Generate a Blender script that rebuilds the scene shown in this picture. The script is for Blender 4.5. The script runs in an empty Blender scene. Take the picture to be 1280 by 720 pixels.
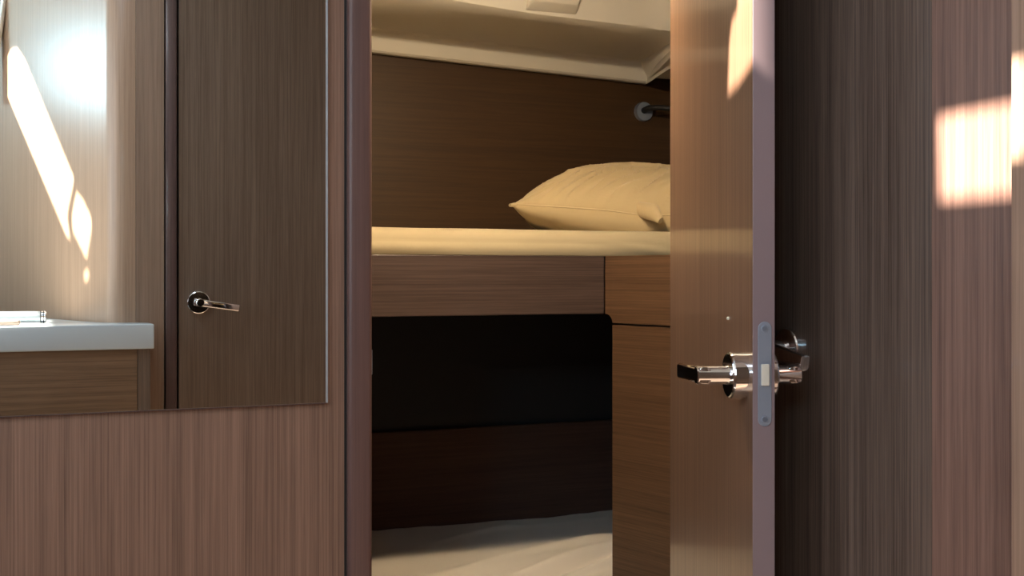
import bpy, bmesh, math, random
from math import sin, cos, tan, atan, pi, radians as R
from mathutils import Vector, Matrix, noise
from mathutils.geometry import tessellate_polygon

random.seed(4)
S = bpy.context.scene
COL = S.collection

# ------------------------------------------------------------------ camera, light, exposure
CAMZ, YAW, F, HOR = 1.1, R(22), 1400.0, 345.0
cam = bpy.data.cameras.new('camera')
cam.sensor_width = 36.0
cam.lens = F / 1280 * 36
cam.shift_y = -(360 - HOR) / 1280
cam.clip_start = 0.02
camo = bpy.data.objects.new('camera', cam)
camo.location = (0, 0, CAMZ)
camo.rotation_euler = (R(90), 0, -YAW)
COL.objects.link(camo)
S.camera = camo

S.view_settings.view_transform = 'Standard'
S.view_settings.look = 'None'
S.view_settings.gamma = 1
S.view_settings.use_curve_mapping = False
S.view_settings.exposure = 0.0

w = bpy.data.worlds.new('sky')
S.world = w
w.use_nodes = True
bg = w.node_tree.nodes['Background']
bg.inputs[0].default_value = (0.55, 0.75, 1.0, 1)
bg.inputs[1].default_value = 1.0

SUN = Vector((-.72, -.02, .65)).normalized()      # towards the sun
sl = bpy.data.lights.new('sun', 'SUN')
sl.energy = 48
sl.angle = R(0.9)
sl.color = (1.0, .88, .76)
so = bpy.data.objects.new('sun', sl)
so.rotation_euler = SUN.to_track_quat('Z', 'Y').to_euler()
so.location = (-3, -1, 5)
COL.objects.link(so)


def area(name, loc, target, sx, sy, power, color):
    l = bpy.data.lights.new(name, 'AREA')
    l.shape = 'RECTANGLE'
    l.size, l.size_y = sx, sy
    l.energy = power
    l.color = color
    o = bpy.data.objects.new(name, l)
    o.location = loc
    d = Vector(target) - Vector(loc)
    o.rotation_euler = d.to_track_quat('-Z', 'Y').to_euler()
    COL.objects.link(o)
    return o


# daylight: the saloon window behind the camera; the other area lamps are added fill
area('aft_window_daylight', (-1.225, -1.42, 2.01), (0, -.75, 1.85), .42, .27, 15, (.52, .82, 1.0))
area('saloon_fill', (-1.2, .25, 1.6), (1.0, .25, 1.2), 1.6, .95, 13, (.86, .92, 1.0))  # added fill in an unseen opening, brightens the passage
area('passage_fill', (-.1, .45, 2.17), (-.1, .45, 0), .45, .45, 6, (.80, .88, 1.0))  # added overhead fill for the passage; no hatch is modelled
area('cabin_fill', (.75, 1.95, 1.93), (.75, 1.95, 0), .3, .2, 1.0, (1.0, .82, .58))  # added warm fill for the cabin, under a closed ceiling

# ------------------------------------------------------------------ helpers
def ray(px):
    return tan(atan((px - 640) / F) + YAW)


def P(px, py, y):
    """point on the plane Y=y seen at a pixel"""
    x = y * ray(px)
    d = x * sin(YAW) + y * cos(YAW)
    return Vector((x, y, CAMZ + (HOR - py) / F * d))


MIR = 1.643


def V(px, py, yv):
    """same, for a thing seen in the mirror at unfolded distance yv"""
    p = P(px, py, yv)
    return Vector((p.x, 2 * MIR - yv, p.z))


def on_plane(px, py, p0, n, mirror=False):
    """hit of a pixel ray with a vertical plane (given in unfolded space)"""
    t = ray(px)
    y = (p0[0] * n[0] + p0[1] * n[1]) / (t * n[0] + n[1])
    return V(px, py, y) if mirror else P(px, py, y)


def obj(name, bm, mat, parent=None, base=None, smooth=None, weld=True):
    if weld:
        bmesh.ops.remove_doubles(bm, verts=bm.verts, dist=1e-6)
    bmesh.ops.recalc_face_normals(bm, faces=bm.faces)
    if base is None:
        base = Vector((0, 0, 0))
        if parent is None and len(bm.verts):
            xs = [v.co.x for v in bm.verts]; ys = [v.co.y for v in bm.verts]; zs = [v.co.z for v in bm.verts]
            base = Vector(((min(xs) + max(xs)) / 2, (min(ys) + max(ys)) / 2, min(zs)))
    base = Vector(base)
    if parent is None:
        bmesh.ops.translate(bm, verts=bm.verts, vec=-base)
    me = bpy.data.meshes.new(name)
    bm.to_mesh(me)
    bm.free()
    if smooth is not None:
        for p in me.polygons:
            p.use_smooth = True
        me.set_sharp_from_angle(angle=R(smooth))
    me.materials.append(mat)
    o = bpy.data.objects.new(name, me)
    COL.objects.link(o)
    if parent is None:
        o.location = base
    else:
        o.parent = parent
    return o


def shift(bm, parent):
    """world-built bmesh into the frame of an unrotated parent"""
    bmesh.ops.translate(bm, verts=bm.verts, vec=-world_loc(parent))
    return bm


def world_loc(o):
    v = Vector(o.location)
    while o.parent:
        o = o.parent
        v += o.location
    return v


def part(name, bm, mat, parent, smooth=None):
    return obj(name, shift(bm, parent), mat, parent, smooth=smooth)


def empty(name, loc, rz=0, parent=None):
    o = bpy.data.objects.new(name, None)
    o.empty_display_size = .05
    o.location = loc
    o.rotation_euler = (0, 0, rz)
    o.parent = parent
    COL.objects.link(o)
    return o


def tag(o, label, cat, group=None, kind=None):
    if label: o['label'] = label
    if cat: o['category'] = cat
    if group: o['group'] = group
    if kind: o['kind'] = kind
    return o


def box(bm, x0, x1, y0, y1, z0, z1, bev=0, seg=2):
    b = bmesh.new()
    vs = [b.verts.new((x, y, z)) for x in (x0, x1) for y in (y0, y1) for z in (z0, z1)]
    for f in ((0, 1, 3, 2), (4, 6, 7, 5), (0, 4, 5, 1), (2, 3, 7, 6), (0, 2, 6, 4), (1, 5, 7, 3)):
        b.faces.new([vs[i] for i in f])
    bmesh.ops.recalc_face_normals(b, faces=b.faces)
    if bev:
        bmesh.ops.bevel(b, geom=list(b.edges), offset=bev, segments=seg, affect='EDGES', profile=.5)
    merge(bm, b)
    return bm


def merge(bm, b, M=None):
    if M is not None:
        bmesh.ops.transform(b, matrix=M, verts=b.verts)
    m = {v: bm.verts.new(v.co) for v in b.verts}
    for f in b.faces:
        try:
            bm.faces.new([m[v] for v in f.verts])
        except ValueError:
            pass
    b.free()


def prism(bm, pts, M, depth, bev=0, seg=2):
    """polygon pts (a,b) in the local XY plane of M, extruded by depth along its Z"""
    b = bmesh.new()
    lo = [b.verts.new((p[0], p[1], 0)) for p in pts]
    hi = [b.verts.new((p[0], p[1], depth)) for p in pts]
    b.faces.new(lo[::-1]); b.faces.new(hi)
    n = len(pts)
    for i in range(n):
        b.faces.new((lo[i], lo[(i + 1) % n], hi[(i + 1) % n], hi[i]))
    bmesh.ops.recalc_face_normals(b, faces=b.faces)
    if bev:
        es = [e for e in b.edges if len(e.link_faces) == 2 and e.calc_face_angle(0) > .6]
        bmesh.ops.bevel(b, geom=es, offset=bev, segments=seg, affect='EDGES', profile=.5)
    merge(bm, b, M)
    return bm


def basis(o, u, v, n):
    M = Matrix.Identity(4)
    for i, c in enumerate((u, v, n)):
        for k in range(3):
            M[k][i] = c[k]
    for k in range(3):
        M[k][3] = o[k]
    return M


XY = Matrix.Identity(4)


def plan(bm, pts, z0, z1, bev=0, seg=2):
    return prism(bm, pts, Matrix.Translation((0, 0, z0)), z1 - z0, bev, seg)


def tube(bm, pts, radii, seg=20, cap=True, squash=(1, 1), up=None):
    pts = [Vector(p) for p in pts]
    n = len(pts)
    rings = []
    ref = Vector(up) if up else None
    for i in range(n):
        t = (pts[min(i + 1, n - 1)] - pts[max(i - 1, 0)])
        k = 1
        while t.length < 1e-9 and k < n:
            t = pts[min(i + k + 1, n - 1)] - pts[max(i - k - 1, 0)]; k += 1
        t.normalize()
        if ref is None:
            ref = Vector((0, 0, 1)) if abs(t.z) < .9 else Vector((1, 0, 0))
        a = ref - t * ref.dot(t)
        a.normalize()
        c = t.cross(a)
        r = radii[i] if hasattr(radii, '__len__') else radii
        rings.append([bm.verts.new(pts[i] + a * (cos(q) * r * squash[0]) + c * (sin(q) * r * squash[1]))
                      for q in [2 * pi * k / seg for k in range(seg)]])
    for A, B in zip(rings, rings[1:]):
        for k in range(seg):
            bm.faces.new((A[k], A[(k + 1) % seg], B[(k + 1) % seg], B[k]))
    if cap:
        bm.faces.new(rings[0][::-1]); bm.faces.new(rings[-1])
    return bm


def extrude_line(bm, pts, z0, z1):
    lo = [bm.verts.new((p[0], p[1], z0)) for p in pts]
    hi = [bm.verts.new((p[0], p[1], z1)) for p in pts]
    for i in range(len(pts) - 1):
        bm.faces.new((lo[i], lo[i + 1], hi[i + 1], hi[i]))
    return bm


# ------------------------------------------------------------------ materials
def mat(name):
    m = bpy.data.materials.new(name)
    m.use_nodes = True
    nt = m.node_tree
    return m, nt, nt.nodes['Principled BSDF']


def plain(name, col, rough=.5, metal=0, spec=.5, coat=0, sheen=0):
    m, nt, b = mat(name)
    b.inputs['Base Color'].default_value = (*col, 1)
    b.inputs['Roughness'].default_value = rough
    b.inputs['Metallic'].default_value = metal
    b.inputs['Specular IOR Level'].default_value = spec
    b.inputs['Coat Weight'].default_value = coat
    b.inputs['Coat Roughness'].default_value = .06
    if sheen:
        b.inputs['Sheen Weight'].default_value = sheen
    # faint large-scale unevenness keeps every surface procedural
    tc = nt.nodes.new('ShaderNodeTexCoord')
    nz = nt.nodes.new('ShaderNodeTexNoise')
    nz.inputs['Scale'].default_value = 30
    mr = nt.nodes.new('ShaderNodeMapRange')
    mr.inputs['To Min'].default_value = max(0.0, rough - .03)
    mr.inputs['To Max'].default_value = min(1.0, rough + .03)
    nt.links.new(tc.outputs['Object'], nz.inputs['Vector'])
    nt.links.new(nz.outputs['Fac'], mr.inputs['Value'])
    nt.links.new(mr.outputs['Result'], b.inputs['Roughness'])
    return m


def wood(name, light, dark, grain='V', rough=.3, coat=.4, coat_rough=.12, fine=240, spec=.4, contrast=1.0, bump=.03, seed=0):
    m, nt, b = mat(name)
    N, L = nt.nodes, nt.links
    tc = N.new('ShaderNodeTexCoord')

    def layer(scale_across, scale_along, detail, off):
        mp = N.new('ShaderNodeMapping')
        if grain == 'V':
            mp.inputs['Scale'].default_value = (scale_across, scale_across, scale_along)
        else:
            mp.inputs['Scale'].default_value = (scale_along, scale_along, scale_across)
        mp.inputs['Location'].default_value = (off + seed, off * .7, off * .3 + seed)
        nz = N.new('ShaderNodeTexNoise')
        nz.inputs['Scale'].default_value = 1
        nz.inputs['Detail'].default_value = detail
        nz.inputs['Roughness'].default_value = .6
        L.new(tc.outputs['Object'], mp.inputs['Vector'])
        L.new(mp.outputs['Vector'], nz.inputs['Vector'])
        return nz

    n1 = layer(fine, 2.2, 3, 3.1)
    n2 = layer(fine * .22, .9, 2, 11.7)
    n3 = layer(fine * 2.2, 14, 2, 7.7)
    r1 = N.new('ShaderNodeMapRange'); r1.inputs['From Min'].default_value = .36; r1.inputs['From Max'].default_value = .62
    L.new(n1.outputs['Fac'], r1.inputs['Value'])
    r2 = N.new('ShaderNodeMapRange'); r2.inputs['From Min'].default_value = .3; r2.inputs['From Max'].default_value = .7
    L.new(n2.outputs['Fac'], r2.inputs['Value'])
    r3 = N.new('ShaderNodeMapRange'); r3.inputs['From Min'].default_value = .35; r3.inputs['From Max'].default_value = .65
    L.new(n3.outputs['Fac'], r3.inputs['Value'])
    a = N.new('ShaderNodeMix'); a.data_type = 'FLOAT'; a.inputs[0].default_value = .42
    L.new(r1.outputs[0], a.inputs[2]); L.new(r2.outputs[0], a.inputs[3])
    a2 = N.new('ShaderNodeMix'); a2.data_type = 'FLOAT'; a2.inputs[0].default_value = .2
    L.new(a.outputs[0], a2.inputs[2]); L.new(r3.outputs[0], a2.inputs[3])
    mid = [(p + q) / 2 for p, q in zip(light, dark)]
    lo = [max(0, c + (d - c) * contrast) for c, d in zip(mid, dark)]
    hi = [c + (d - c) * contrast for c, d in zip(mid, light)]
    cr = N.new('ShaderNodeMix'); cr.data_type = 'RGBA'
    cr.inputs[6].default_value = (*lo, 1); cr.inputs[7].default_value = (*hi, 1)
    L.new(a2.outputs[0], cr.inputs[0])
    L.new(cr.outputs[2], b.inputs['Base Color'])
    b.inputs['Roughness'].default_value = rough
    b.inputs['Specular IOR Level'].default_value = spec
    b.inputs['Coat Weight'].default_value = coat
    b.inputs['Coat Roughness'].default_value = coat_rough
    if bump:
        bp = N.new('ShaderNodeBump')
        bp.inputs['Strength'].default_value = bump
        bp.inputs['Distance'].default_value = .002
        L.new(n1.outputs['Fac'], bp.inputs['Height'])
        L.new(bp.outputs['Normal'], b.inputs['Normal'])
    return m


def fabric(name, col, rough=.85):
    m, nt, b = mat(name)
    N, L = nt.nodes, nt.links
    tc = N.new('ShaderNodeTexCoord')
    nz = N.new('ShaderNodeTexNoise'); nz.inputs['Scale'].default_value = 9; nz.inputs['Detail'].default_value = 3
    L.new(tc.outputs['Object'], nz.inputs['Vector'])
    mx = N.new('ShaderNodeMix'); mx.data_type = 'RGBA'
    mx.inputs[6].default_value = (*[c * .94 for c in col], 1); mx.inputs[7].default_value = (*col, 1)
    L.new(nz.outputs['Fac'], mx.inputs[0]); L.new(mx.outputs[2], b.inputs['Base Color'])
    wv = N.new('ShaderNodeTexNoise'); wv.inputs['Scale'].default_value = 700
    L.new(tc.outputs['Object'], wv.inputs['Vector'])
    bp = N.new('ShaderNodeBump'); bp.inputs['Strength'].default_value = .08; bp.inputs['Distance'].default_value = .001
    L.new(wv.outputs['Fac'], bp.inputs['Height']); L.new(bp.outputs['Normal'], b.inputs['Normal'])
    b.inputs['Roughness'].default_value = rough
    b.inputs['Specular IOR Level'].default_value = .2
    b.inputs['Sheen Weight'].default_value = .15
    return m


WL, WD = (.325, .195, .138), (.138, .080, .055)
M_panel = wood('mahogany_panel', WL, WD, 'V', rough=.42, coat=.25, coat_rough=.22, fine=400, contrast=1.1)
M_jamb = wood('mahogany_post', (.158, .088, .076), (.105, .058, .050), 'V', rough=.45, coat=.3, coat_rough=.35)
M_sidedoor = wood('shade_toned_side_door', (.185, .130, .102), (.078, .053, .041), 'V', rough=.38, coat=.3, coat_rough=.15, contrast=1.45, fine=300, seed=5)  # shade on the side door painted in as darker veneer
M_post = wood('lit_mahogany_post', (.46, .30, .215), (.27, .165, .115), 'V', rough=.4, coat=.3, seed=8)  # stronger light on this post put in as paler wood
M_wall = wood('mahogany_wall', (.30, .172, .130), (.12, .066, .05), 'V', rough=.48, coat=.12, coat_rough=.3, contrast=1.15, seed=5)
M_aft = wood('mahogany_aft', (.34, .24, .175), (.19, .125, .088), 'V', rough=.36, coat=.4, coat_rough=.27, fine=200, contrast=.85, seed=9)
M_door = wood('mahogany_door', (.29, .165, .104), (.155, .086, .052), 'V', rough=.35, coat=.6, coat_rough=.05, contrast=1.0, seed=2, bump=.01)
M_edge = plain('door_edge_lipping', (.25, .185, .195), .45)
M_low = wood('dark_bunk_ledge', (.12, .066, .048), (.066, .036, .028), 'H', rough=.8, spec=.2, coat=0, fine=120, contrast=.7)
M_aftdoor = wood('aft_door_veneer', (.215, .155, .115), (.105, .072, .05), 'V', rough=.36, coat=.4, coat_rough=.27, fine=220, seed=4)
M_slant = wood('mahogany_aft_bounce_lit', (.45, .305, .21), (.28, .185, .125), 'V', rough=.36, coat=.4, coat_rough=.27, fine=200, contrast=.85, seed=9)  # same wood as the aft wall, bounced sunlight painted in by lightening
M_casing = wood('dark_casing', (.12, .075, .07), (.07, .045, .042), 'V', rough=.4, coat=.3)
M_board = wood('mahogany_board', (.098, .064, .053), (.036, .022, .018), 'H', rough=.4, coat=.3, fine=230, contrast=1.0)
M_side = wood('mahogany_side', (.155, .080, .040), (.056, .027, .012), 'H', rough=.45, coat=.2, fine=230, seed=3)
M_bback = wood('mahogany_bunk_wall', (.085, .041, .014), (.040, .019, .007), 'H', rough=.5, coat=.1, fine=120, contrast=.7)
M_vanity = wood('mahogany_vanity', (.27, .17, .10), (.13, .08, .045), 'H', rough=.4, coat=.3, fine=150, seed=6)
M_dark = plain('shade_dark_lining', (.018, .018, .019), .7)  # shade inside the lower bunk put into a near-black colour
M_black = plain('black_rubber_and_gap_shade', (.012, .012, .012), .5)  # also colours the strips that stand for shade in gaps
M_liner = plain('cream_headliner', (.80, .765, .69), .6)
M_white = plain('white_moulding', (.80, .82, .82), .25, coat=.3)
M_tap = plain('white_plastic', (.32, .36, .38), .35)
M_top = plain('grey_white_worktop', (.60, .70, .76), .25, coat=.3)
M_chrome = plain('polished_chrome', (.88, .90, .94), .07, metal=1)
M_steel = plain('brushed_steel', (.36, .41, .50), .4, metal=.5)
M_mirror = plain('silvered_glass', (.86, .88, .86), .0, metal=1)
M_glassedge = plain('polished_glass_edge', (.72, .84, .95), .25, metal=.6)
M_sheet = fabric('cream_sheet', (.43, .352, .222))
M_sheet2 = fabric('pale_sheet', (.88, .80, .70))
M_pillow = fabric('cream_pillowcase', (.53, .405, .225))
M_bolt = plain('pale_latch_bolt', (.72, .68, .58), .4)
M_beige = plain('beige_soap', (.38, .28, .22), .5)
M_floor = wood('teak_floor', (.12, .085, .06), (.07, .05, .035), 'H', rough=.5, coat=.2)
mm, nt_, b_ = mat('mirror_clean')
M_mirror = mm
b_.inputs['Base Color'].default_value = (.86, .88, .85, 1)
b_.inputs['Metallic'].default_value = 1
b_.inputs['Roughness'].default_value = 0.0
mm, nt_, b_ = mat('lamp_glow')
b_.inputs['Emission Color'].default_value = (1, .78, .5, 1)
b_.inputs['Emission Strength'].default_value = 6
M_glow = mm

# ------------------------------------------------------------------ the setting
WX = .975                      # fore-and-aft wall on the right
BH = 1.65                      # bulkhead plane (room side)
CEIL = 2.2
JX0, JX1 = P(433, 345, BH).x, P(466, 345, BH - .012).x

# floor
bm = bmesh.new(); box(bm, -1.25, 1.8, -1.75, 3.3, -.03, 0)
tag(obj('floor', bm, M_floor), 'teak cabin floor running through the doorway', 'floor', kind='structure')

# bulkhead left of the doorway, header above it, strip right of it
bm = bmesh.new(); box(bm, -1.25, JX0 + .004, BH, BH + .04, 0, CEIL)
tag(obj('wall_front', bm, M_panel), 'brown vertical-grained bulkhead panel that carries the mirror', 'wall', kind='structure')
bm = bmesh.new(); box(bm, JX0 + .004, 1.78, BH, BH + .04, 1.76, CEIL)
tag(obj('wall_header', bm, M_panel), 'wood panel above the cabin doorway', 'wall', kind='structure')
bm = bmesh.new(); box(bm, .982, 1.78, BH, BH + .04, 0, 1.76)
tag(obj('wall_inner', bm, M_panel), 'bulkhead strip behind the hinge side of the open door', 'wall', kind='structure')

# doorway post
bm = bmesh.new(); box(bm, JX0, JX1, BH - .012, BH + .055, 0, 1.76, bev=.007, seg=4)
gap = bmesh.new(); box(gap, JX0 - .0035, JX0 + .006, BH - .0012, BH + .01, 0, 1.76)  # black strip standing in for the shade beside the post
post = tag(obj('trim_1', bm, M_jamb, smooth=40), 'rounded reddish-brown post on the left of the cabin doorway', 'door post', kind='structure')
part('shadow_strip', gap, M_black, post)
bm = bmesh.new(); box(bm, JX1 - .0005, JX1 + .0018, BH - .004, BH + .016, P(464, 468, BH).z, P(464, 437, BH).z, bev=.0008)
o = part('strike_plate', bm, M_steel, post); o['label'] = 'small metal strike plate on the post'

# right wall and the door in it
bm = bmesh.new(); box(bm, WX, WX + .03, -.25, BH, 0, CEIL)
tag(obj('wall_right', bm, M_wall), 'dark brown vertical-grained side wall behind the open door', 'wall', kind='structure')
PY = P(1262, 345, .904)
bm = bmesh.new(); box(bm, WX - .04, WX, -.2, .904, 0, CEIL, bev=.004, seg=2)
tag(obj('trim_2', bm, M_post, smooth=40), 'sunlit corner post, its extra light painted in as paler wood, along the right of the passage', 'corner post', kind='structure')

# passage ceiling with unseen openings, traced back from the sun patches to shape them
def to_ceiling(p):
    t = (CEIL - p.z) / SUN.z
    return Vector((p.x + SUN.x * t, p.y + SUN.y * t, CEIL))

E = Vector((.815, 1.202, 0)); H = Vector((.9485, 1.64, 0))      # open door: latch edge and hinge end of its left face
DD = (E - H); DW = DD.length; DD.normalize()
NL = Vector((DD.y, -DD.x, 0))                                   # left face normal
THK = .0285
holes = []
wa = on_plane(1173, 147, (WX, 0), (1, 0)); wb = on_plane(1175, 251, (WX, 0), (1, 0))
holes.append([to_ceiling(Vector((WX, y, z))) for y, z in
              ((wa.y, wa.z), (.886, wa.z), (.886, wb.z), (wb.y, wb.z))])
lf = [to_ceiling(on_plane(px, py, E, NL)) for px, py in ((922, -40), (922, 14), (915, 26), (912, 54), (910, 117), (923, 105), (940, 80))]
ef = [to_ceiling(on_plane(px, py, E, DD)) for px, py in ((946, 84), (946, -40))]
holes.append(lf + ef)
WA0, WA1 = Vector((.14, 3.5)), Vector((-.03, 3.95))             # slanting wall in the mirror, unfolded
wd = (WA1 - WA0).normalized(); wn = (wd.y, -wd.x)
for poly in ([(2, 89), (3, 83), (13, 62), (17, 59), (22, 59), (31, 73), (92, 221), (92, 228), (90, 238), (85, 262), (84, 273), (88, 301), (82, 293), (2, 104)],
             [(96, 240), (105, 252), (114, 273), (114, 287), (108, 324), (91, 289), (90, 271), (93, 252)],
             [(107, 339), (110, 338), (111.5, 344), (107.5, 352), (104, 347)]):
    holes.append([to_ceiling(on_plane(px, py, WA0, wn, True)) for px, py in poly])
outer = [Vector((-1.25, -1.75, CEIL)), Vector((1.0, -1.75, CEIL)), Vector((1.0, BH, CEIL)), Vector((-1.25, BH, CEIL))]
def ccw(p, want):
    a = sum(p[i].x * p[(i + 1) % len(p)].y - p[(i + 1) % len(p)].x * p[i].y for i in range(len(p)))
    return p if (a > 0) == want else p[::-1]
loops = [ccw(outer, True)] + [ccw(h, False) for h in holes]
flat = [v for l in loops for v in l]
bm = bmesh.new()
lo = [bm.verts.new(v) for v in flat]
hi = [bm.verts.new(v + Vector((0, 0, .002))) for v in flat]
for t in tessellate_polygon(loops):
    try:
        bm.faces.new([lo[i] for i in t]); bm.faces.new([hi[i] for i in t][::-1])
    except ValueError:
        pass
k = 0
for l in loops:
    n = len(l)
    for i in range(n):
        try:
            bm.faces.new((lo[k + i], lo[k + (i + 1) % n], hi[k + (i + 1) % n], hi[k + i]))
        except ValueError:
            pass
    k += n
tag(obj('ceiling', bm, M_liner), 'cream passage ceiling with unseen openings shaped to cast the sun patches', 'ceiling', kind='structure')

# aft end of the passage (seen in the mirror): casing, door, rounded corner, slanting wall
AY = 2 * MIR - 3.5
xc0, xc1 = V(205, 345, 3.5).x, V(222, 345, 3.5).x
xs0 = V(170, 345, 3.5).x
arc = []
# real-space direction of the slanting wall
rd = Vector((wd.x, -wd.y)).normalized()
corner = Vector((.14, AY)); rr = .06
a_in = Vector((-1, 0)); 
ang = math.acos(max(-1, min(1, a_in.dot(rd))))
tl = rr * tan(ang / 2)
p_in = corner - a_in * tl
cen = p_in + Vector((0, -rr))
for i in range(13):
    q = pi / 2 + ang * i / 12
    arc.append(cen + Vector((cos(q), sin(q))) * rr)
line = [Vector((xs0 - .001, AY))] + arc + [corner + rd * 1.62]
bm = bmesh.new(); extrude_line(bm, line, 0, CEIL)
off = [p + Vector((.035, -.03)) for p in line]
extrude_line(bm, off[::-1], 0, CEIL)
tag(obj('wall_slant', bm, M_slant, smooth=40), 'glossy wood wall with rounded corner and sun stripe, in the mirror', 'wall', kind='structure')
bm = bmesh.new(); box(bm, xs0, xc0, AY - .03, AY + .002, 0, CEIL)
tag(obj('wall_aft', bm, M_aft), 'narrow wood strip beside the reflected door', 'wall', kind='structure')
bm = bmesh.new(); box(bm, xc0 + .004, xc1 - .003, AY - .03, AY + .012, 0, CEIL, bev=.004)
tag(obj('trim_3', bm, M_casing, smooth=40), 'dark door casing reflected in the mirror', 'door casing', kind='structure')
bm = bmesh.new(); box(bm, xc0 - .01, WX, AY - .06, AY - .045, 0, CEIL)  # black sheet paints the shade seen through the gap
tag(obj('wall_recess', bm, M_black), 'black sheet standing for the shade behind the reflected door casing', 'wall', kind='structure')
bm = bmesh.new(); box(bm, xc1 + .003, WX - .012, AY - .03, AY, .02, CEIL - .05, bev=.002)
door2 = tag(obj('door_2', bm, M_aftdoor, base=(xc1 + .003, AY, 0)), 'closed brown wood door with chrome lever, reflected in the mirror', 'door', kind='structure')

# far end of the saloon
bm = bmesh.new()
for a in ((-1.75, -1.64, 0, CEIL), (-1.2, -.56, 0, CEIL), (-1.64, -1.2, 0, 1.87), (-1.64, -1.2, 2.15, CEIL), (1.06, BH, 0, CEIL), (-.56, 1.06, 0, 1.11), (-.56, 1.06, 2.09, CEIL)):
    box(bm, -1.28, -1.25, a[0], a[1], a[2], a[3])
tag(obj('wall_left', bm, M_panel), 'wood wall with a wide opening added for fill light at the far left of the passage', 'wall', kind='structure')
bm = bmesh.new()
box(bm, -1.25, 1.0, -1.75, -1.72, 0, CEIL)
tag(obj('wall_back', bm, M_panel), 'aft wall of the saloon, behind the camera', 'wall', kind='structure')
bm = bmesh.new()
for a in ((-1.66, -1.18, 1.85, 1.88), (-1.66, -1.18, 2.14, 2.17), (-1.66, -1.63, 1.88, 2.14), (-1.21, -1.18, 1.88, 2.14)):
    box(bm, -1.255, -1.23, a[0], a[1], a[2], a[3], bev=.003)
tag(obj('window_1', bm, M_white), 'small white-framed window high in the left wall', 'window', kind='structure')
# pale slanting liner edge at the mirror's far upper left
a, b = V(-6, 75, 4.35), V(9, -25, 4.35)
bm = bmesh.new()
tube(bm, [a + (a - b) * .5, b + (b - a) * .3], [.03, .03], seg=12, squash=(.35, 1))
tag(obj('trim_4', bm, M_liner, smooth=40), 'pale slanting edge at the upper left corner of the mirror', 'trim', kind='structure')

# ------------------------------------------------------------------ sleeping cabin shell
def drop(x): return -.036 * (x - .8)
YB = 3.0
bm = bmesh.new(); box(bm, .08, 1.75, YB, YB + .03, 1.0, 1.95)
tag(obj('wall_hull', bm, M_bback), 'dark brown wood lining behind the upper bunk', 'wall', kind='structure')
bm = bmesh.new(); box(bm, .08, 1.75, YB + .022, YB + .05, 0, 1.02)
tag(obj('wall_recess', bm, M_dark), 'recess wall, its shade painted in as black, behind the lower bunk', 'wall', kind='structure')
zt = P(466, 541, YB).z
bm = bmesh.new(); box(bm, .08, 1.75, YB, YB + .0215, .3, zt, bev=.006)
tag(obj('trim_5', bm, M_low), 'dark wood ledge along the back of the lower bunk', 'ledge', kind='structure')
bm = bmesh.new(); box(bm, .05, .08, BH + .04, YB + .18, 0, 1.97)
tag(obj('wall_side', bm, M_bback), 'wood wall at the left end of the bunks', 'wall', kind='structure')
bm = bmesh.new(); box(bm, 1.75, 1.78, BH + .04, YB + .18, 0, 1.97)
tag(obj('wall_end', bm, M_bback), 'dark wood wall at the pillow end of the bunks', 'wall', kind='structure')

# moulded cream headliner: profile (Y, height over camera), swept across
bm = bmesh.new()
prof = [(2.995, .65), (2.992, .612), (2.985, .608), (2.970, .609), (2.962, .614), (2.940, .661), (2.932, .666),
        (2.60, .654), (2.566, .653), (2.556, .657), (2.548, .668), (2.40, .845), (2.385, .857), (2.36, .865), (1.69, .868)]
xs = [.08 + (1.60 - .08) * i / 30 for i in range(31)]
rows = []
for i, x in enumerate(xs):
    r_ = []
    for j, (y, z) in enumerate(prof):
        xx = x
        if j <= 6 and i == 30:
            xx = 1.64 if j <= 4 else 1.60
        zz = z
        if 8 <= j and xx > 1.42:                    # the deep moulding ends before the hull side
            zz = max(.652, z - (xx - 1.42) * 2.2) if j > 9 else .652
        r_.append(bm.verts.new((xx, y, CAMZ + zz + drop(xx) * (1 if j < 8 else .6) + (.012 * max(0, (1.1 - xx) / .3) if j >= 8 else 0))))
    rows.append(r_)
for A, B in zip(rows, rows[1:]):
    for j in range(len(prof) - 1):
        bm.faces.new((A[j], A[j + 1], B[j + 1], B[j]))
# right-hand fascia running forward along the hull side
T = rows[-1]
fw = Vector((-.06, -.245, .0))
va = [T[k] for k in range(7)]
vb = [bm.verts.new(v.co + fw * 3) for v in va]
for j in range(6):
    bm.faces.new((va[j], va[j + 1], vb[j + 1], vb[j]))
liner = obj('ceiling', bm, M_liner, smooth=24)
tag(liner, 'moulded cream headliner over the upper bunk', 'ceiling', kind='structure')
# raised moulding on the sloping part
bm = bmesh.new()
sl_d = Vector((0, 2.40 - 2.54, .845 - .675)).normalized()
sl_n = Vector((0, -sl_d.z, sl_d.y)); sl_n = -sl_n if sl_n.z > 0 else sl_n
o0 = Vector((0, 2.54, CAMZ + .675 + drop(1.2) * .6)) + sl_d * -.004
M = basis(o0, Vector((1, 0, 0)), sl_d, sl_n)
xa = P(668, 10, 2.5).x; xb = P(731, 10, 2.5).x
lo = [bm.verts.new(M @ Vector(p)) for p in ((xa - .004, -.01, -.001), (xb, -.01, -.001), (xb + .008, .2, -.001), (xa - .03, .2, -.001))]
hi = [bm.verts.new(M @ Vector(p)) for p in ((xa + .006, .024, .015), (xb - .010, .024, .015), (xb - .004, .2, .015), (xa - .016, .2, .015))]
for k in range(4):
    bm.faces.new((lo[k], lo[(k + 1) % 4], hi[(k + 1) % 4], hi[k]))
bm.faces.new(hi); bm.faces.new(lo[::-1])
bmesh.ops.recalc_face_normals(bm, faces=bm.faces)
bmesh.ops.bevel(bm, geom=list(bm.edges), offset=.003, segments=3, affect='EDGES', profile=.5)
part('raised_panel', bm, M_liner, liner, smooth=40)

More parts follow.
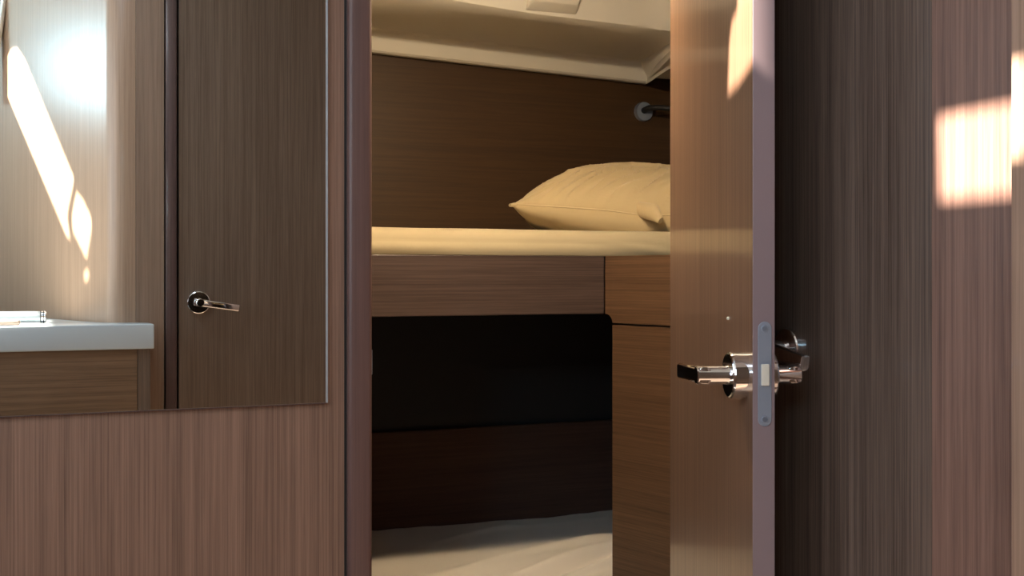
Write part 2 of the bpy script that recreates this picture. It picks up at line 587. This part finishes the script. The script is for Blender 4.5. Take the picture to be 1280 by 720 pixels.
# closing ceiling above the cabin
bm = bmesh.new(); box(bm, .05, 1.78, BH + .04, YB + .18, 1.985, 2.0)
tag(obj('ceiling', bm, M_liner), 'cream deckhead over the sleeping cabin', 'ceiling', kind='structure')

# ------------------------------------------------------------------ upper bunk
YF = 2.27
ZT, ZBt = CAMZ + .045, CAMZ - .0855
bunk = empty('upper_bunk', (.6, YF, ZBt))
tag(bunk, 'upper bunk with a horizontal-grained dark wood front board', 'bunk')
XA = P(756, 345, YF).x
bm = bmesh.new(); box(bm, .08, XA - .001, YF, YF + .02, ZBt, ZT, bev=.002)
part('front_board', bm, M_board, bunk)
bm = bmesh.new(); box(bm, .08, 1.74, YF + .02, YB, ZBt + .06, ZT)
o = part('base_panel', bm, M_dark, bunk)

# half-height side cabinet at the foot, angled into the standing space
A = Vector((XA + .001, YF, 0)); Bv = Vector((1.2, 2.083, 0))
ld = (Bv - A).normalized(); ln = Vector((-ld.y, ld.x, 0))
if ln.x < 0: ln = -ln
LEN = .62
cab = empty('side_cabinet', (A.x, A.y, 0))
tag(cab, 'angled wood cabinet front right of the bunk opening, half hidden by the door', 'cabinet')
def Lt(px):
    t = ray(px)
    return (A.x - t * A.y) / (t * ld.y - ld.x)
t1 = Lt(765.5)
zs_ = P(765, 405, A.y + ld.y * t1).z
Mx = basis(A, ld, Vector((0, 0, 1)), ln)
bm = bmesh.new()
rpts = [(0, ZT), (0, ZBt + .004)]
for i in range(7):
    q = pi / 2 * i / 6
    rpts.append((t1 * sin(q), zs_ + .0022 + cos(q) * (ZBt - zs_ - .0022)))
rpts += [(LEN, zs_ + .0022), (LEN, ZT)]
prism(bm, rpts, Mx, .02)
part('upper_panel', bm, M_side, cab)
bm = bmesh.new()
prism(bm, [(t1, .02), (LEN, .02), (LEN, zs_ - .0022), (t1, zs_ - .0022)], Mx, .02)
part('lower_panel', bm, M_side, cab)
bm = bmesh.new()
prism(bm, [(t1 + .012, .02), (LEN, .02), (LEN, ZT - .01), (t1 + .012, ZT - .01)], basis(A + ln * .021, ld, Vector((0, 0, 1)), ln), .01)
prism(bm, [(-.0, ZBt + .002), (t1 + .02, ZBt + .002), (t1 + .02, ZT - .004), (-.0, ZT - .004)], basis(A + ln * .0205, ld, Vector((0, 0, 1)), ln), .006)  # black backing strip added so the panel seam reads as shade
part('carcass', bm, M_black, cab)

# ------------------------------------------------------------------ mattresses
def mattress(x0, x1, y0, y1, z0, z1, r, amp, folds, nx=150, ny=70, ripple=0):
    bm = bmesh.new()
    prof = [(y0 + .004, z0)]
    for i in range(9):
        q = i / 8
        prof.append((y0 - .004 * sin(pi * q), z0 + (z1 - r - z0) * q))
    for i in range(1, 9):
        q = pi / 2 * i / 8
        prof.append((y0 + r - r * cos(q), z1 - r + r * sin(q)))
    for i in range(1, ny + 1):
        prof.append((y0 + r + (y1 - y0 - r) * i / ny, z1))
    prof.append((y1, z0))
    g = []
    for i in range(nx + 1):
        x = x0 + (x1 - x0) * i / nx
        row = []
        for (y, z) in prof:
            n = noise.noise(Vector((x * 5, y * 6, z * 6))) * amp
            f = folds(x, y, z)
            top = max(0.0, min(1.0, (z - z0) / (z1 - z0)))
            row.append(bm.verts.new((x, y - (1 - top) * f * .8 - n * .3 * (1 - top), z + top * (n + f))))
        g.append(row)
    for Aq, Bq in zip(g, g[1:]):
        for j in range(len(prof) - 1):
            bm.faces.new((Aq[j], Aq[j + 1], Bq[j + 1], Bq[j]))
    bm.faces.new(g[0][::-1]); bm.faces.new(g[-1])
    bm.faces.new([r_[0] for r_ in g] + [r_[-1] for r_ in g][::-1])
    return bm


def ridge(x, y, px, py, ang, width, length, h):
    dx, dy = x - px, y - py
    a = dx * cos(ang) + dy * sin(ang)
    b = -dx * sin(ang) + dy * cos(ang)
    return h * math.exp(-(b / width) ** 2) * math.exp(-(a / length) ** 4)


def folds_up(x, y, z):
    # diagonal drag folds in the front face near the pillow
    s = 0
    for (cx, cz, sl, wd_, ln_, h) in ((1.30, 1.178, -.30, .007, .14, .006), (1.36, 1.168, -.42, .006, .10, -.005), (1.22, 1.166, -.16, .009, .16, .004), (.55, 1.165, -.05, .015, .25, .004)):
        s += ridge(x, z, cx, cz, sl, wd_, ln_, h)
    return s * (1 if z < 1.185 else 0)


bm = mattress(.085, 1.74, YF + .006, YB - .005, ZT + .001, CAMZ + .104, .03, .0015, folds_up)
tag(obj('mattress', bm, M_sheet, smooth=60), 'thin mattress in a cream fitted sheet under the pillow', 'mattress', 'bunk mattresses')


def folds_low(x, y, z):
    s = 0
    for (cx, cy, an, wd_, ln_, h) in ((1.15, 2.62, .36, .028, .24, .012), (1.22, 2.53, .40, .022, .22, .014), (1.15, 2.46, .5, .018, .2, -.012),
                                      (1.28, 2.46, .5, .016, .2, .012), (.95, 2.52, .2, .05, .3, .006), (1.05, 2.86, .35, .02, .15, .004), (1.3, 2.9, .1, .03, .2, .004)):
        s += ridge(x, y, cx, cy, an, wd_ * .8, ln_, h * 1.7)
    if y > 2.8:
        s += .004 * noise.noise(Vector((x * 16, 3.3, 0))) * (y - 2.8) / .2
    return s


base = empty('lower_bunk', (.9, YF + .03, 0))
tag(base, 'plain boxed base of the lower bunk below the pale sheet', 'bunk')
bm = bmesh.new(); box(bm, .085, 1.145, YF + .01, YB - .01, .0, .29); box(bm, 1.15, 1.74, YF + .03, YB - .01, 0, .29)
part('base_box', bm, M_board, base)
bm = mattress(.085, 1.74, YF + .03, YB - .004, .295, .397, .035, .006, folds_low, nx=200, ny=110)
tag(obj('mattress', bm, M_sheet2, smooth=60), 'mattress in a creased pale sheet inside the dark lower bunk', 'mattress', 'bunk mattresses')

# ------------------------------------------------------------------ pillow
ZM = CAMZ + .104
C1 = P(643, 257, 2.53); C2 = P(829, 266, 2.385)
eu = Vector((C2.x - C1.x, C2.y - C1.y, 0)); PW = eu.length; eu.normalize()
PW = .70
ev = Vector((-eu.y, eu.x, 0)); PL = .46
org = Vector((C1.x, C1.y, 0)) + eu * PW / 2 + ev * PL / 2


def pill(u, v, side):
    cu, cv = abs(u), abs(v)
    su = u * (PW / 2) * (1 - .05 * (1 - cv ** 2) + .02 * (cu * cv) ** 8)
    su *= 1 - (.16 * max(0, v) if u < 0 else 0)
    sv = v * (PL / 2) * (1 - .06 * (1 - cu ** 2) + .02 * (cu * cv) ** 8)
    t = ((1 - cu ** 2.3) ** .62 * (1 - cv ** 2.6) ** .55) if cu < 1 and cv < 1 else 0
    p = org + eu * su + ev * sv
    mid = C1.z + (C2.z - C1.z) * (u + 1) / 2 + .012 * sin((u + 1) * pi * .7) * (1 - cv)
    mid += (-.006 * cos(u * 2.2) - .010 * math.exp(-((u + .05) / .22) ** 2)) * (v < 0)
    # fan of drag folds running up from the front seam
    c = u - .75 * (v + 1) - .25 * (v + 1) ** 2
    wr = 0
    if side > 0:
        n = noise.noise(Vector((c * 9, (u + v) * .9, 2.2)))
        n2 = noise.noise(Vector((c * 17, (u + v) * 1.3, 5.1)))
        rg = (1 - abs(n)) ** 7 + .45 * (1 - abs(n2)) ** 7
        wr = (.017 * (rg - .45)) * min(1, t * 1.3) * max(.08, min(1, 1 - (v + .5) * 2.2))
        z = mid + .126 * t + wr
    else:
        n = noise.noise(Vector((u * 3.4 + v, v * 3, 8.1)))
        n2 = 1 - abs(noise.noise(Vector((u * 2.6 + v * 1.5 + 3, v * 4 - u * 2.2, 4.4))))
        z = mid - .085 * t ** .6 + (.010 * n + .012 * (n2 - .7)) * min(1, t * 2.0)
        z = max(z, ZM + .001 + .002 * t)
    return Vector((p.x, p.y, z))


N = 200
bm = bmesh.new()
def warp(i):
    q = -1 + 2 * i / N
    return sin(q * pi / 2) * .75 + q * .25
for side in (1, -1):
    g = [[bm.verts.new(pill(warp(i), warp(j), side)) for j in range(N + 1)] for i in range(N + 1)]
    for i in range(N):
        for j in range(N):
            bm.faces.new((g[i][j], g[i + 1][j], g[i + 1][j + 1], g[i][j + 1]))
pil = obj('pillow', bm, M_pillow, base=(org.x, org.y, ZM), smooth=70)
tag(pil, 'plump creased cream pillow at the end of the upper bunk', 'pillow')
bm = bmesh.new()
loop = [pill(warp(i), -1, 1) for i in range(N + 1)] + [pill(1, warp(j), 1) for j in range(1, N + 1)] + \
       [pill(warp(N - i), 1, 1) for i in range(1, N + 1)] + [pill(-1, warp(N - j), 1) for j in range(1, N + 1)]
tube(bm, loop, .0017, seg=6, cap=False, up=(0, 0, 1))
part('seam', bm, M_pillow, pil, smooth=80)
# tucked corner ears
bm = bmesh.new()
c0 = pill(-.96, -.95, 1); c0.z = pill(-1, -1, 1).z
out = (eu * -1 + ev * -.5).normalized()
tip = pill(-1, -1, 1) + out * .004 + Vector((0, 0, -.003))
tube(bm, [c0, (c0 + tip) / 2, tip], [.008, .011, .008], seg=10, squash=(.5, .75))
part('corner', bm, M_pillow, pil, smooth=60)
# loose fold of the pillowcase pulled forward at the right
fa, fb, fc = P(800, 262, 2.43), P(818, 266, 2.36), P(826, 276, 2.335)
bm = bmesh.new()
tube(bm, [fa + Vector((-.03, .03, 0)), fa, fb, fc], [.006, .022, .024, .010], seg=16, squash=(.9, .6), up=(0, 0, 1))
part('loose_fold', bm, M_pillow, pil, smooth=60)

# ------------------------------------------------------------------ reading lamp on the upper wall
lc = P(803, 140, YB)
lamp = empty('reading_lamp', lc)
tag(lamp, 'chrome wall rosette with black gooseneck reading lamp above the pillow', 'lamp')
bm = bmesh.new()
tube(bm, [(lc.x, YB, lc.z), (lc.x, YB - .012, lc.z), (lc.x, YB - .016, lc.z)], [.029, .029, .027], seg=40)
part('wall_rosette', bm, M_steel, lamp, smooth=20)
bm = bmesh.new()
g0 = lc + Vector((-.004, -.014, .002))
gp = [g0, g0 + Vector((.0, -.035, .003)), g0 + Vector((.02, -.055, .003)), g0 + Vector((.06, -.085, -.002)), g0 + Vector((.10, -.12, -.008)), g0 + Vector((.14, -.17, -.01))]
tube(bm, gp, [.009, .009, .008, .008, .008, .008], seg=16)
part('gooseneck', bm, M_black, lamp, smooth=60)
bm = bmesh.new()
tube(bm, [gp[-1], gp[-1] + Vector((.01, -.015, 0)), gp[-1] + Vector((.03, -.06, -.01))], [.012, .02, .026], seg=24)
part('lamp_head', bm, M_black, lamp, smooth=50)

# shelf tucked under the liner at the right
zsh = CAMZ + .588
bm = bmesh.new()
pts = [P(812, 97, 2.93), P(870, 97, 2.93), P(900, 97, 2.45), P(846, 80, 2.55)]
plan(bm, [(p.x, p.y) for p in pts], zsh, zsh + .02, bev=.003)
tag(obj('shelf', bm, M_liner, smooth=40), 'small cream shelf end under the headliner, beside the open door', 'shelf')

# ------------------------------------------------------------------ door handles
def make_handle(name, parent, loc, n, along, droop=.06, rose=.0305, label=None, neck=.05, thick=.014, lever=.115):
    """loc: point on the door face; n: outward normal; along: lever direction (all in the parent's frame)"""
    loc, n, along = Vector(loc), Vector(n).normalized(), Vector(along).normalized()
    along = (along + Vector((0, 0, -droop))).normalized()
    bm = bmesh.new()
    tube(bm, [loc, loc + n * (thick - .003), loc + n * (thick - .001), loc + n * thick], [rose, rose, rose - .0012, rose - .003], seg=56)
    h = obj(name, bm, M_chrome, parent, smooth=14)
    if label: h['label'] = label
    bm = bmesh.new()
    rn = .0120
    tube(bm, [loc + n * (thick - .001), loc + n * (thick + .004), loc + n * (neck + .0085), loc + n * (neck + .010)], [rn + .001, rn, rn, rn - .0015], seg=32)
    obj('neck', bm, M_chrome, h, smooth=35)
    bm = bmesh.new()
    s = loc + n * neck
    side_ = n - along * n.dot(along); side_.normalize()
    upv = side_.cross(along).normalized()
    if upv.z < 0: upv = -upv
    hw_, hh_, rc = .0075, .0108, .0045
    sec = []
    for k, (cx, cy) in enumerate(((1, 1), (-1, 1), (-1, -1), (1, -1))):
        for i in range(6):
            q = pi / 2 * (k + i / 5)
            sec.append((cx * (hw_ - rc) + cos(q) * rc, cy * (hh_ - rc) + sin(q) * rc))
    prism(bm, sec, basis(s - along * .0105, side_, upv, along), lever + .0105, bev=.001, seg=2)
    obj('lever', bm, M_chrome, h, smooth=30)
    return h


# ------------------------------------------------------------------ the open door
ZD0, ZD1 = .03, 1.75
rz = math.atan2(DD.y, DD.x)
door = empty('door_1', (H.x, H.y, 0), rz)                    # local +X: hinge to latch edge, local -Y side... left face normal
tag(door, 'open glossy brown wood cabin door seen nearly edge on', 'door', kind='structure')
Rz = Matrix.Rotation(-rz, 3, 'Z')
nl = Rz @ NL                                                 # left face normal in the door's frame
sgn = 1 if nl.y > 0 else -1
bm = bmesh.new()
y0, y1 = (-THK, 0) if sgn > 0 else (0, THK)
box(bm, 0, DW - .002, y0, y1, ZD0, ZD1)
obj('leaf', bm, M_door, door)
bm = bmesh.new()
box(bm, DW - .002, DW, y0, y1, ZD0, ZD1, bev=.0007)
o = obj('edge_lipping', bm, M_edge, door); o['label'] = 'pinkish edge lipping on the latch side'
# latch plate on the edge, rounded ends
zp0, zp1 = on_plane(955, 533, E, DD).z, on_plane(955, 402, E, DD).z
pc = (y0 + y1) / 2 - sgn * .001
pw = .0088
pts = [(pc + pw * cos(q), zp1 - pw + pw * sin(q)) for q in [pi * i / 10 for i in range(11)]] + \
      [(pc - pw * cos(q), zp0 + pw - pw * sin(q)) for q in [pi * i / 10 for i in range(11)]]
bm = bmesh.new()
prism(bm, pts, basis(Vector((DW - .0002, 0, 0)), Vector((0, 1, 0)), Vector((0, 0, 1)), Vector((1, 0, 0))), .0014, bev=.0004, seg=1)
plate = obj('latch_plate', bm, M_steel, door)
for z in (zp1 - .009, zp0 + .009):
    bm = bmesh.new()
    tube(bm, [(DW + .001, pc, z), (DW + .0022, pc, z), (DW + .0022, pc, z), (DW + .0014, pc, z)], [.005, .0044, .0030, .0022], seg=20)
    s_ = obj('screw', bm, M_steel, plate, smooth=20)
zb0, zb1 = on_plane(955, 482, E, DD).z, on_plane(955, 455, E, DD).z
bm = bmesh.new()
box(bm, DW + .0008, DW + .0045, pc - .0052, pc + .0052, zb0, zb1, bev=.0012)
o = obj('latch_bolt', bm, M_bolt, plate); o['label'] = 'pale latch bolt'
zh = on_plane(918, 465, E, NL).z
xh = DW - .038
make_handle('door_handle', door, (xh, 0 if sgn > 0 else 0, zh), (0, sgn, 0), (-1, 0, 0), droop=.03, neck=.054, thick=.022)
make_handle('door_handle', door, (xh, y0 if sgn > 0 else y1, zh), (0, -sgn, 0), (-1, 0, 0), droop=.03, neck=.036, thick=.010)
bm = bmesh.new()
ub = on_plane(911, 398, E, NL)
lb = Rz @ (ub - Vector((H.x, H.y, 0)))
tube(bm, [(lb.x, 0, lb.z), (lb.x, sgn * .002, lb.z), (lb.x, sgn * .003, lb.z)], [.0022, .0022, .001], seg=14)
obj('button', bm, M_bolt, door, smooth=40)

# handle on the side wall's own door
side = None
hw = on_plane(988, 435, (WX, 0), (1, 0))
bm = bmesh.new()
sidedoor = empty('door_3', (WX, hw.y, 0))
tag(sidedoor, 'flush door with painted-in shade in the side wall behind the open door', 'door', kind='structure')
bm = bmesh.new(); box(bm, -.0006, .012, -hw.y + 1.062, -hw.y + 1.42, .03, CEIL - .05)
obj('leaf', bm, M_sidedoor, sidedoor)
make_handle('door_handle', sidedoor, (-.0006, 0, hw.z), (-1, 0, 0), (0, -1, 0), droop=.16, rose=.0285, neck=.042, thick=.010, lever=.092)

# handle on the reflected door
hp = V(248, 378, 3.5)
make_handle('door_handle', door2, (hp.x - door2.location.x, 0, hp.z), (0, 1, 0), (1, 0, 0), droop=.15, rose=.0345, neck=.045, thick=.012, lever=.115)

# ------------------------------------------------------------------ mirror on the bulkhead
x1m = P(407.5, 345, MIR).x
zm0 = P(407, 503.5, MIR).z
bm = bmesh.new()
box(bm, -.75, x1m, MIR, BH - .0005, zm0, 1.75, bev=.0006, seg=1)
mir = obj('wall_mirror', bm, M_mirror, base=(-.2, BH, zm0))
tag(mir, 'large frameless mirror on the bulkhead left of the doorway', 'mirror')
bm = bmesh.new()
box(bm, x1m - .0001, x1m + .0030, MIR + .0005, BH - .0005, zm0, 1.75)
part('polished_edge', bm, M_glassedge, mir)
bm = bmesh.new()
box(bm, -.75, x1m + .0010, MIR + .0005, BH - .0005, zm0 - .0013, zm0 + .0001)
part('lower_edge', bm, M_casing, mir)

# ------------------------------------------------------------------ vanity under the mirror's view: cabinet, worktop, tap
CY = 2 * MIR - 3.36
cr = V(193, 405, 3.36)
z1c, z0c = cr.z, V(193, 436, 3.36).z
def wall_x(y, gap=.004):
    # x of the slanting wall at real y
    s = (y - AY) / rd.y
    return .14 + rd.x * s - gap
cab_y = CY - .012
van = empty('vanity_cabinet', (-.3, cab_y, 0))
tag(van, 'wood vanity cabinet with horizontal grain under a white top, in the mirror', 'cabinet')
xsL, xsR = V(172, 470, 3.372).x, V(188, 470, 3.372).x
bm = bmesh.new(); box(bm, -1.1, xsL - .0008, cab_y - .02, cab_y, .05, z0c, bev=.001)
part('front_panel', bm, M_vanity, van)
bm = bmesh.new(); box(bm, xsL + .0008, xsR, cab_y - .125, cab_y, .05, z0c, bev=.001)
part('stile', bm, M_aftdoor, van)
bm = bmesh.new(); plan(bm, [(-1.1, cab_y - .021), (.13, cab_y - .021), (.10, cab_y - .14), (-.11, -.85), (-1.1, -.85)], .05, z0c)
part('carcass', bm, M_black, van)
bm = bmesh.new()
YW = AY + .004
pts = [(-1.15, CY), (cr.x, CY), (cr.x - .006, YW + .03), (.2, YW), (.155, YW), (wall_x(AY - .06, .012), AY - .06), (wall_x(-.75, .012), -.75), (-1.15, -.75)]
plan(bm, pts, z0c, z1c, bev=.004, seg=3)
tag(obj('worktop', bm, M_top, smooth=40), 'thick white moulded worktop on the vanity cabinet, in the mirror', 'worktop')
# tap: white barrel with chrome end ring, lying over the basin
ta = V(-60, 398, 3.55); tb = V(58, 401, 3.55)
ta.y = tb.y = 2 * MIR - 3.55
tap = empty('sink_tap', (ta.x, ta.y, z1c))
tag(tap, 'white barrel tap with chrome end ring on the white worktop, in the mirror', 'tap')
rt = .0165
zc = z1c + rt + .002
bm = bmesh.new(); tube(bm, [(ta.x, ta.y, zc), (tb.x - .014, ta.y, zc)], rt, seg=32)
part('barrel', bm, M_tap, tap, smooth=40)
bm = bmesh.new(); tube(bm, [(tb.x - .014, ta.y, zc), (tb.x - .003, ta.y, zc), (tb.x, ta.y, zc)], [rt + .0008, rt + .0008, rt - .002], seg=32)
part('end_ring', bm, M_chrome, tap, smooth=40)
bm = bmesh.new(); tube(bm, [(tb.x - .0165, ta.y, zc), (tb.x - .0135, ta.y, zc)], rt + .0012, seg=32)
bm2 = bmesh.new(); tube(bm2, [(tb.x - .0095, ta.y, zc), (tb.x - .0065, ta.y, zc)], rt + .0016, seg=32); merge(bm, bm2)
part('seal', bm, M_black, tap, smooth=40)
bm = bmesh.new(); tube(bm, [(ta.x + .02, ta.y, z1c), (ta.x + .02, ta.y, zc)], [.02, .012], seg=24)
part('foot', bm, M_chrome, tap, smooth=40)
sa = V(8, 404, 3.42)
bm = bmesh.new()
b2 = bmesh.new(); box(b2, -.05, .045, -.025, .025, 0, .014, bev=.006, seg=3)
merge(bm, b2, Matrix.Translation((sa.x - .01, 2 * MIR - 3.43, z1c)))
tag(obj('soap_bar', bm, M_beige, smooth=50), 'beige bar lying at the worktop edge in front of the tap, in the mirror', 'soap')

# cabin lamp on the inside of the doorway header
clp = Vector((.72, BH + .04, 1.80))
cl = empty('cabin_light', clp)
tag(cl, 'small round light inside the cabin above the doorway', 'lamp')
bm = bmesh.new(); tube(bm, [clp, clp + Vector((0, .02, 0)), clp + Vector((0, .028, 0))], [.05, .05, .042], seg=32)
part('housing', bm, M_white, cl, smooth=40)
ar = area('cabin_light_lamp', clp + Vector((0, .034, -.03)), clp + Vector((.0, .55, -.85)), .07, .07, 16.5, (1.0, .77, .49))
